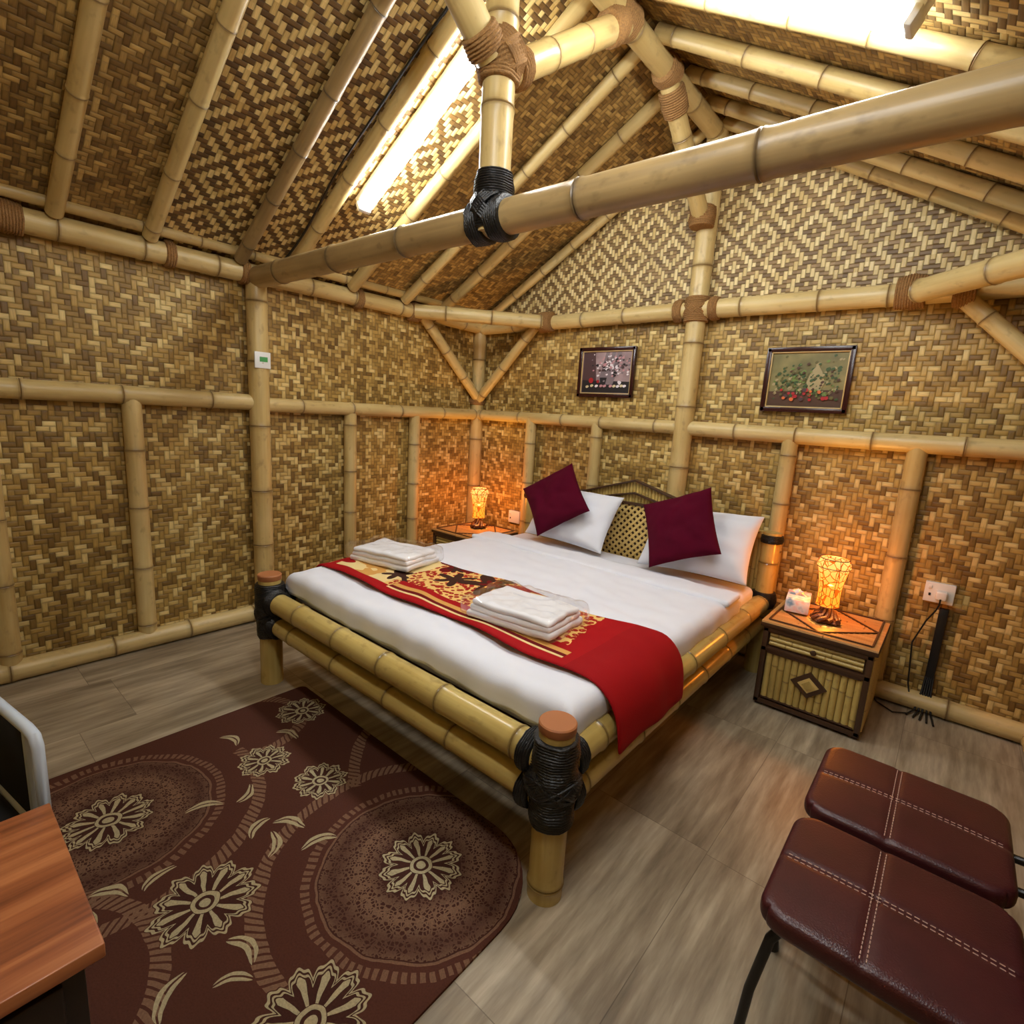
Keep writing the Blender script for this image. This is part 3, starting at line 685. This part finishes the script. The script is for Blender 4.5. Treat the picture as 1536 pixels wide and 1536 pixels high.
def picture(cx,cz,w,h,style):
    mb=MB(); y=YB-.012; f=.026
    for a,b in (((cx-w/2,cz-h/2),(cx+w/2,cz-h/2)),((cx-w/2,cz+h/2),(cx+w/2,cz+h/2)),((cx-w/2,cz-h/2),(cx-w/2,cz+h/2)),((cx+w/2,cz-h/2),(cx+w/2,cz+h/2))):
        q=lambda p,s: (p[0]-math.copysign(s,p[0]-cx),p[1]-math.copysign(s,p[1]-cz))
        bar(mb,q(a,f/2),q(b,f/2),y-.014,f,.028,FR); bar(mb,q(a,f+.004),q(b,f+.004),y-.016,.007,.012,GL)
    box(mb,(cx-w/2+.01,y-.010,cz-h/2+.01),(cx+w/2-.01,y+.008,cz+h/2-.01),BG1 if style==1 else BG2,0)
    W=w-2*f-.02; Hh=h-2*f-.02; lay=[y-.0105]
    def poly(pts,m):
        lay[0]-=.00004; mb.add([(cx+p[0]*W/2,lay[0],cz+p[1]*Hh/2) for p in pts],[tuple(range(len(pts)))],m)
    def disc(u,v,r,m,n=9,ir=.25,asp=None):
        asp=W/Hh; u=max(-.93,min(.93,u)); v=max(-.9,min(.9,v)); poly([(u+r*(1+ir*math.cos(k*5))*math.cos(2*math.pi*k/n),v+asp*r*(1+ir*math.cos(k*5))*math.sin(2*math.pi*k/n)) for k in range(n)],m)
    R=random.Random(style)
    if style==1:
        poly([(-1,-1),(1,-1),(1,-.45),(-1,-.38)],P_['dark']); poly([(-1,-.38),(-.4,-.42),(-.5,1),(-1,1)],P_['plum'])
        for k in range(3): poly([(-.3+.2*k,-.5),(-.1+.2*k,-.5),(.1+.25*k,1),(-.05+.25*k,1)],P_['grey'])
        poly([(-.05,-.6),(.3,-.6),(.38,-.3),(.22,0),(.05,0),(-.12,-.3)],P_['grey']); poly([(-.2,-.62),(.0,-.62),(.05,-.25),(-.25,-.25)],P_['dark'])
        for k in range(150): disc(R.gauss(.22,.34),R.gauss(.35,.30)*.9,R.uniform(.02,.055),R.choice([P_['white'],P_['white'],P_['pink'],P_['grey'],P_['dark'],P_['plum']]))
        for u in (-.75,-.55,-.35,-.15,.0,.25,.4,.55,.7,.82): disc(u,-.62-.1*R.random(),.06,R.choice([P_['white'],P_['pink'],P_['cream']])); 
        disc(-.6,-.40,.10,P_['red'],14,0); disc(-.3,-.45,.06,P_['red'],12,0); disc(.6,-.5,.07,P_['white'],12,.2)
    else:
        poly([(-1,-1),(1,-1),(1,-.35),(-1,-.45)],P_['brown'])
        for k in range(90): disc(R.uniform(-.9,.9),R.gauss(.05,.32),R.uniform(.02,.06),R.choice([P_['green'],P_['lgreen'],P_['olive'],P_['tan']]),7,.4)
        poly([(.1,-.4),(.42,-.4),(.50,-.1),(.40,.3),(.3,.5),(.34,.65),(.18,.65),(.22,.5),(.10,.3),(.02,-.1)],P_['tan'])
        for k in range(150): disc(R.uniform(-.9,.9),R.gauss(-.08,.30),R.uniform(.015,.045),R.choice([P_['green'],P_['lgreen'],P_['olive'],P_['green'],P_['tan'],P_['brown']]),7,.4)
        for k in range(26): disc(R.uniform(-.75,.75),R.uniform(-.75,-.35),R.uniform(.035,.06),R.choice([P_['red'],P_['orange'],P_['red'],P_['olive'],P_['plum']]),12,.03)
    mb.build("framed_picture",angle=30)
picture(-2.175,1.855,.49,.375,1); picture(-.785,1.805,.475,.385,2)
# ------------------------------------------------------------------ rug
def rug_mat():
    m=M("floral_rug",rough=.95); px,py,pz=m.pos()
    nn=m.noise(m.vec(px,py,0),9,2); n2=m.noise(m.vec(py,px,4),9,2); x=px+(nn-.5)*.03; y=py+(n2-.5)*.03
    base=C((90,54,42)); dark=C((62,36,30)); cream=C((186,172,134)); mid=C((138,106,82))
    fine=m.noise(m.vec(px,py,0),180,2)
    midm=None; mask=None; darkm=None
    def pol(cx,cy): 
        dx=x-cx; dy=y-cy; return (dx*dx+dy*dy).sqrt(), dy.atan2(dx)
    def OR(a,b): return b if a is None else a.max(b)
    vv=m.voro(m.vec(px,py,1),85,'DISTANCE_TO_EDGE').lt(.14)
    for cx,cy,R in ((-2.07,.36,.35),(-1.14,1.00,.36),(-1.2,-.3,.35)):
        rho,th=pol(cx,cy)
        l2=((rho*130).sin().gt(.25))*((th*36+(rho*40).sin()*2).sin().gt(-.1))
        lm=(vv.max(l2*.9))*(rho.lt(R*.88))*(rho.gt(.13))*((rho*40).sin()*.30+.58)
        midm=OR(midm,lm); darkm=OR(darkm,rho.lt(R*.9))
        bead=((rho-R).abs().lt(.014))*((th*90).sin().gt(-.3))+((rho-R+.035).abs().lt(.004))
        midm=OR(midm,bead*.8)
    for cx,cy,R,a0,a1 in ((-2.07,.36,.48,-.6,1.75),(-1.14,1.00,.50,1.9,3.15),(-1.14,1.00,.50,-3.14,-1.0),(-1.50,.0,.34,-1.6,2.6),(-1.35,1.62,.62,-2.9,-2.0),(-2.3,.95,.22,-.4,2.6)):
        rho,th=pol(cx,cy); inr=(th.gt(a0))*(th.lt(a1))
        band=((rho-R).abs().lt(.024))*((th*(R*260)+rho*150).sin().gt(-.5))*inr
        midm=midm.max(band*.95)
    for cx,cy,r,n in ((-2.07,.36,.13,12),(-1.14,1.00,.13,12),(-1.50,.47,.14,11),(-2.01,.88,.10,10),(-1.74,.98,.10,10),(-.98,.52,.14,11),(-2.25,1.17,.11,10),(-1.85,-.2,.13,12)):
        rho,th=pol(cx,cy); pet=((th*(n/2)).cos()).abs()
        fr=((th*(n*3)).cos())*.03
        rr=pet*(r*.24)+r*.76+fr*r
        out=(rho-rr).abs().lt(.0045)
        out2=((rho-(rr-.015)).abs().lt(.0035))
        inn=(rho.lt(rr-.024))*(rho.gt(r*.30))*(pet.gt(.86))
        cen=(rho-r*.24).abs().lt(r*.045)
        f=out.max(out2).max(inn).max(cen).max(rho.lt(r*.12)); keep=1-rho.lt(rr+.008); mask=f if mask is None else (mask*keep).max(f)
        darkm=darkm.max(rho.lt(rr)); midm=midm*keep
    for cx,cy,rx,ry,ang in ((-1.62,.80,.06,.018,.6),(-1.56,.72,.055,.016,-.5),(-1.68,.70,.05,.016,2.0),(-1.92,.62,.06,.016,1.1),(-1.28,.50,.06,.016,.2),(-1.22,.44,.05,.014,1.0),(-2.25,.85,.06,.016,.3),(-1.48,.82,.06,.016,1.3),(-1.74,.30,.06,.018,.8),(-1.64,.22,.06,.016,-.6),(-1.70,.40,.05,.014,1.9),(-1.86,.75,.05,.014,-.9),(-2.12,1.05,.06,.016,.4),(-1.30,.30,.06,.016,2.3)):
        dx=x-cx; dy=y-cy; u=dx*math.cos(ang)+dy*math.sin(ang); v=dy*math.cos(ang)-dx*math.sin(ang)+u*u*7
        e=(u*u/(rx*rx)+v*v/(ry*ry)); mask=mask.max(e.lt(1)*(v.abs().gt(.003)))
    c=m.mix(fine,base,C((76,44,34))); c=m.mix(darkm*.7,c,dark); c=m.mix(midm*.8,c,mid); c=m.mix(mask*.88,c,cream)
    m.col(m.scale(c,fine*.8+.60)); m.bump(fine+mask*.6,.004,.6); m.b.inputs["Specular IOR Level"].default_value=.1; return m.m
RUG=rug_mat()
def arc(cx,cy,r,a0,a1,n=10): return [(cx+r*math.cos(math.radians(a0+(a1-a0)*i/n)),cy+r*math.sin(math.radians(a0+(a1-a0)*i/n))) for i in range(n+1)]
pts=arc(-.80-.28,1.30-.28,.28,0,90)+arc(-2.47+.03,1.30-.03,.03,90,180)+arc(-2.47+.03,-.38+.03,.03,180,270)+arc(-.80-.28,-.38+.28,.28,270,360)
mb=MB(); n=len(pts); vs=[(p[0],p[1],.001) for p in pts]+[(p[0],p[1],.009) for p in pts]+[(XC-.13+(p[0]-XC+.13)*.994,.46+(p[1]-.46)*.994,.012) for p in pts]
fs=[tuple(range(n))[::-1],tuple(range(2*n,3*n))]
for i in range(n):
    j=(i+1)%n; fs+= [(i,j,j+n,i+n),(i+n,j+n,j+2*n,i+2*n)]
mb.add(vs,fs,RUG); mb.build("floral_rug")
# ------------------------------------------------------------------ chairs
def leather():
    m=M("oxblood_leather",rough=.36); x,y,z=m.pos(); v=m.voro(m.vec(x,y,z),260); n=m.noise(m.vec(x,y,z),12,2)
    m.col(m.mix(n,C((52,16,20)),C((78,28,31)))); m.bump(v,.0010,.4); return m.m
LE=leather(); STI=plain("cream_stitching",C((190,156,140)),.7); BM=plain("black_metal_tube",C((18,16,16)),.3,)
def chair(y0,y1,x0=-.185,x1=.275,z=.46):
    e=bpy.data.objects.new("leather_chair",None); SC.collection.objects.link(e)
    mb=MB(); cx,cy=(x0+x1)/2,(y0+y1)/2; sx,sy=x1-x0,y1-y0; lx=.015-cx
    def fn(p):
        p=p.copy()
        r=.06; hx,hy=sx/2,sy/2
        qx=max(-hx+r,min(hx-r,p.x)); qy=max(-hy+r,min(hy-r,p.y)); d=Vector((p.x-qx,p.y-qy)); L=max(abs(d.x),abs(d.y))
        if d.length>1e-6 and abs(d.x)>1e-6 and abs(d.y)>1e-6: k=L/d.length; p.x=qx+d.x*k; p.y=qy+d.y*k
        if p.z>0:
            p.z+=.008*(1-(p.x/hx)**2)*(1-(p.y/hy)**2)
            p.z-=.004*math.exp(-((p.x-lx)/.010)**2)+.004*math.exp(-(p.y/.010)**2)
        return p
    rbox(mb,(cx,cy,z-.027),(sx,sy,.054),.020,LE,5,(46,46,1),fn)
    def seatz(x,y):
        u=(x-cx)/(sx/2); v=(y-cy)/(sy/2); return z+.008*(1-u*u)*(1-v*v)
    for o in (-.006,.006):
        n=60
        for i in range(n-1):
            if i%2: continue
            ya=y0+.02+(sy-.04)*i/n; yc=y0+.02+(sy-.04)*(i+1.3)/n; X=.015+o
            tube(mb,[(X,ya,seatz(X,ya)-.002),(X,yc,seatz(X,yc)-.002)],.0014,STI,5)
            xa=x0+.02+(sx-.04)*i/n; xc2=x0+.02+(sx-.04)*(i+1.3)/n; Y=cy+o
            tube(mb,[(xa,Y,seatz(xa,Y)-.002),(xc2,Y,seatz(xc2,Y)-.002)],.0014,STI,5)
    mb.build("seat",e)
    mb=MB(); Rb=Matrix.Rotation(math.radians(9),3,'Y')
    rbox(mb,(x1+.085,cy,z+.27),(.045,sy-.02,.40),.02,LE,4,(1,14,14),None,Rb); mb.build("backrest",e)
    mb=MB()
    for s in (-1,1):
        yy=cy+s*(sy/2-.035); yi=cy+s*.07
        tube(mb,[(x0+.05,yy,z-.06),(x0+.035,yy+s*.004,z-.09),(x0+.012,yy+s*.012,.22),(x0-.002,yy+s*.018,.004)],.0115,BM,12)
        tube(mb,[(x0+.05,yi,z-.06),(cx,yi,z-.062),(x1-.02,yi,z-.064),(x1+.04,yi,z-.06),(x1+.07,yi,z-.02),(x1+.085,yi,z+.15),(x1+.10,yi,z+.35)],.0115,BM,12)
        tube(mb,[(x1-.03,yy-s*.02,z-.06),(x1-.01,yy-s*.02,.25),(x1+.03,yy,.004)],.0115,BM,12)
        for xx,dy in ((x0-.002,.016),(x1+.03,0)): lathe(mb,(xx,yy+s*dy,0),(0,0,1),[(.016,0),(.017,.01),(.014,.03),(.0125,.035)],BLACKP,14)
    tube(mb,[(x0+.05,y0+.04,z-.06),(x0+.05,y1-.04,z-.06)],.010,BM,10); tube(mb,[(x1-.03,y0+.04,z-.06),(x1-.03,y1-.04,z-.06)],.010,BM,10)
    mb.build("legs",e)
chair(1.145,1.555); chair(1.585,1.995)
# ------------------------------------------------------------------ side cabinet bottom left
def cabm():
    m=M("walnut_laminate",rough=.35); x,y,z=m.pos(); g=m.noise(m.vec(x*42,y*2.2,z*42),1,4,.6); g2=m.noise(m.vec(x*10,y*.8,z*10),1,2)
    m.col(m.ramp((g*.9+g2*.5-.2).clamp(),[(.25,C((96,48,24))),(.5,C((150,86,48))),(.75,C((188,122,74)))])); return m.m
CB=cabm(); DB=plain("dark_cabinet_body",C((34,20,16)),.4)
mb=MB(); box(mb,(-1.40,-.45,.572),(-.945,.145,.600),CB,.003,2); box(mb,(-1.375,-.43,.05),(-.97,.12,.572),DB,.003)
for z in (.08,.34): box(mb,(-.972,-.40,z),(-.958,.09,z+.21),DB,.004,2); tube(mb,[(-.958,-.20,z+.105),(-.935,-.20,z+.105),(-.935,-.10,z+.105),(-.958,-.10,z+.105)],.005,BM,8)
for x in (-1.35,-1.0):
    for y in (-.40,.09): box(mb,(x-.02,y-.02,.0125),(x+.02,y+.02,.06),BLACKP)
mb.build("side_cabinet")
# pale framed chair next to cabinet
PF=plain("pale_grey_plastic",C((190,200,210)),.35); MESH=plain("black_mesh_fabric",C((14,14,16)),.9)
mb=MB(); zt=.69
X0,X1,Y=-1.90,-1.445,.15
fr=[(X0+.05,Y,.42),(X0,Y,.46),(X0,Y,zt-.05),(X0+.05,Y,zt),(X1-.05,Y,zt),(X1-.012,Y,zt-.006),(X1,Y,zt-.028),(X1,Y,.46),(X1-.05,Y,.42)]
tube(mb,fr,.013,PF,12,True)
box(mb,(X0+.01,Y-.008,.44),(X1-.07,Y+.008,zt-.01),MESH,.004); tube(mb,[(X1-.06,Y,.43),(X1-.06,Y,zt-.01)],.010,PF,8)
rbox(mb,((X0+X1)/2,Y-.22,.41),(.44,.42,.05),.02,MESH,3,(4,4,1))
for x in (X0+.02,X1-.02):
    tube(mb,[(x,Y,.44),(x,Y-.01,.38),(x,Y+.02,.0155)],.013,PF,10); tube(mb,[(x,Y,.395),(x,Y-.40,.395),(x,Y-.42,.36),(x,Y-.44,.0155)],.013,PF,10)
ob=mb.build("office_chair"); pv=Vector((X1,Y,0)); ob.matrix_world=Matrix.Translation(pv)@Matrix.Rotation(math.radians(-10) if False else math.radians(10),4,'Z')@Matrix.Translation(-pv)
ob.location.x-=.10; ob.location.y+=.0
# ------------------------------------------------------------------ world & camera
w=bpy.data.worlds.new("w"); SC.world=w; w.use_nodes=True; w.node_tree.nodes["Background"].inputs[0].default_value=(.8,.85,1,1); w.node_tree.nodes["Background"].inputs[1].default_value=.3
R=((.75795,.64967,.05872),(.16327,-.1018,-.98131),(-.63155,.75337,-.18323))
rt,dn,fw=[Vector(r) for r in R]
cam=bpy.data.cameras.new("camera"); co=bpy.data.objects.new("camera",cam); SC.collection.objects.link(co)
mt=Matrix((rt,-dn,-fw)).transposed().to_4x4(); mt.translation=Vector((0,0,1.5)); co.matrix_world=mt
cam.lens=36*787.64/1536; cam.sensor_width=36; cam.clip_start=.02; SC.camera=co
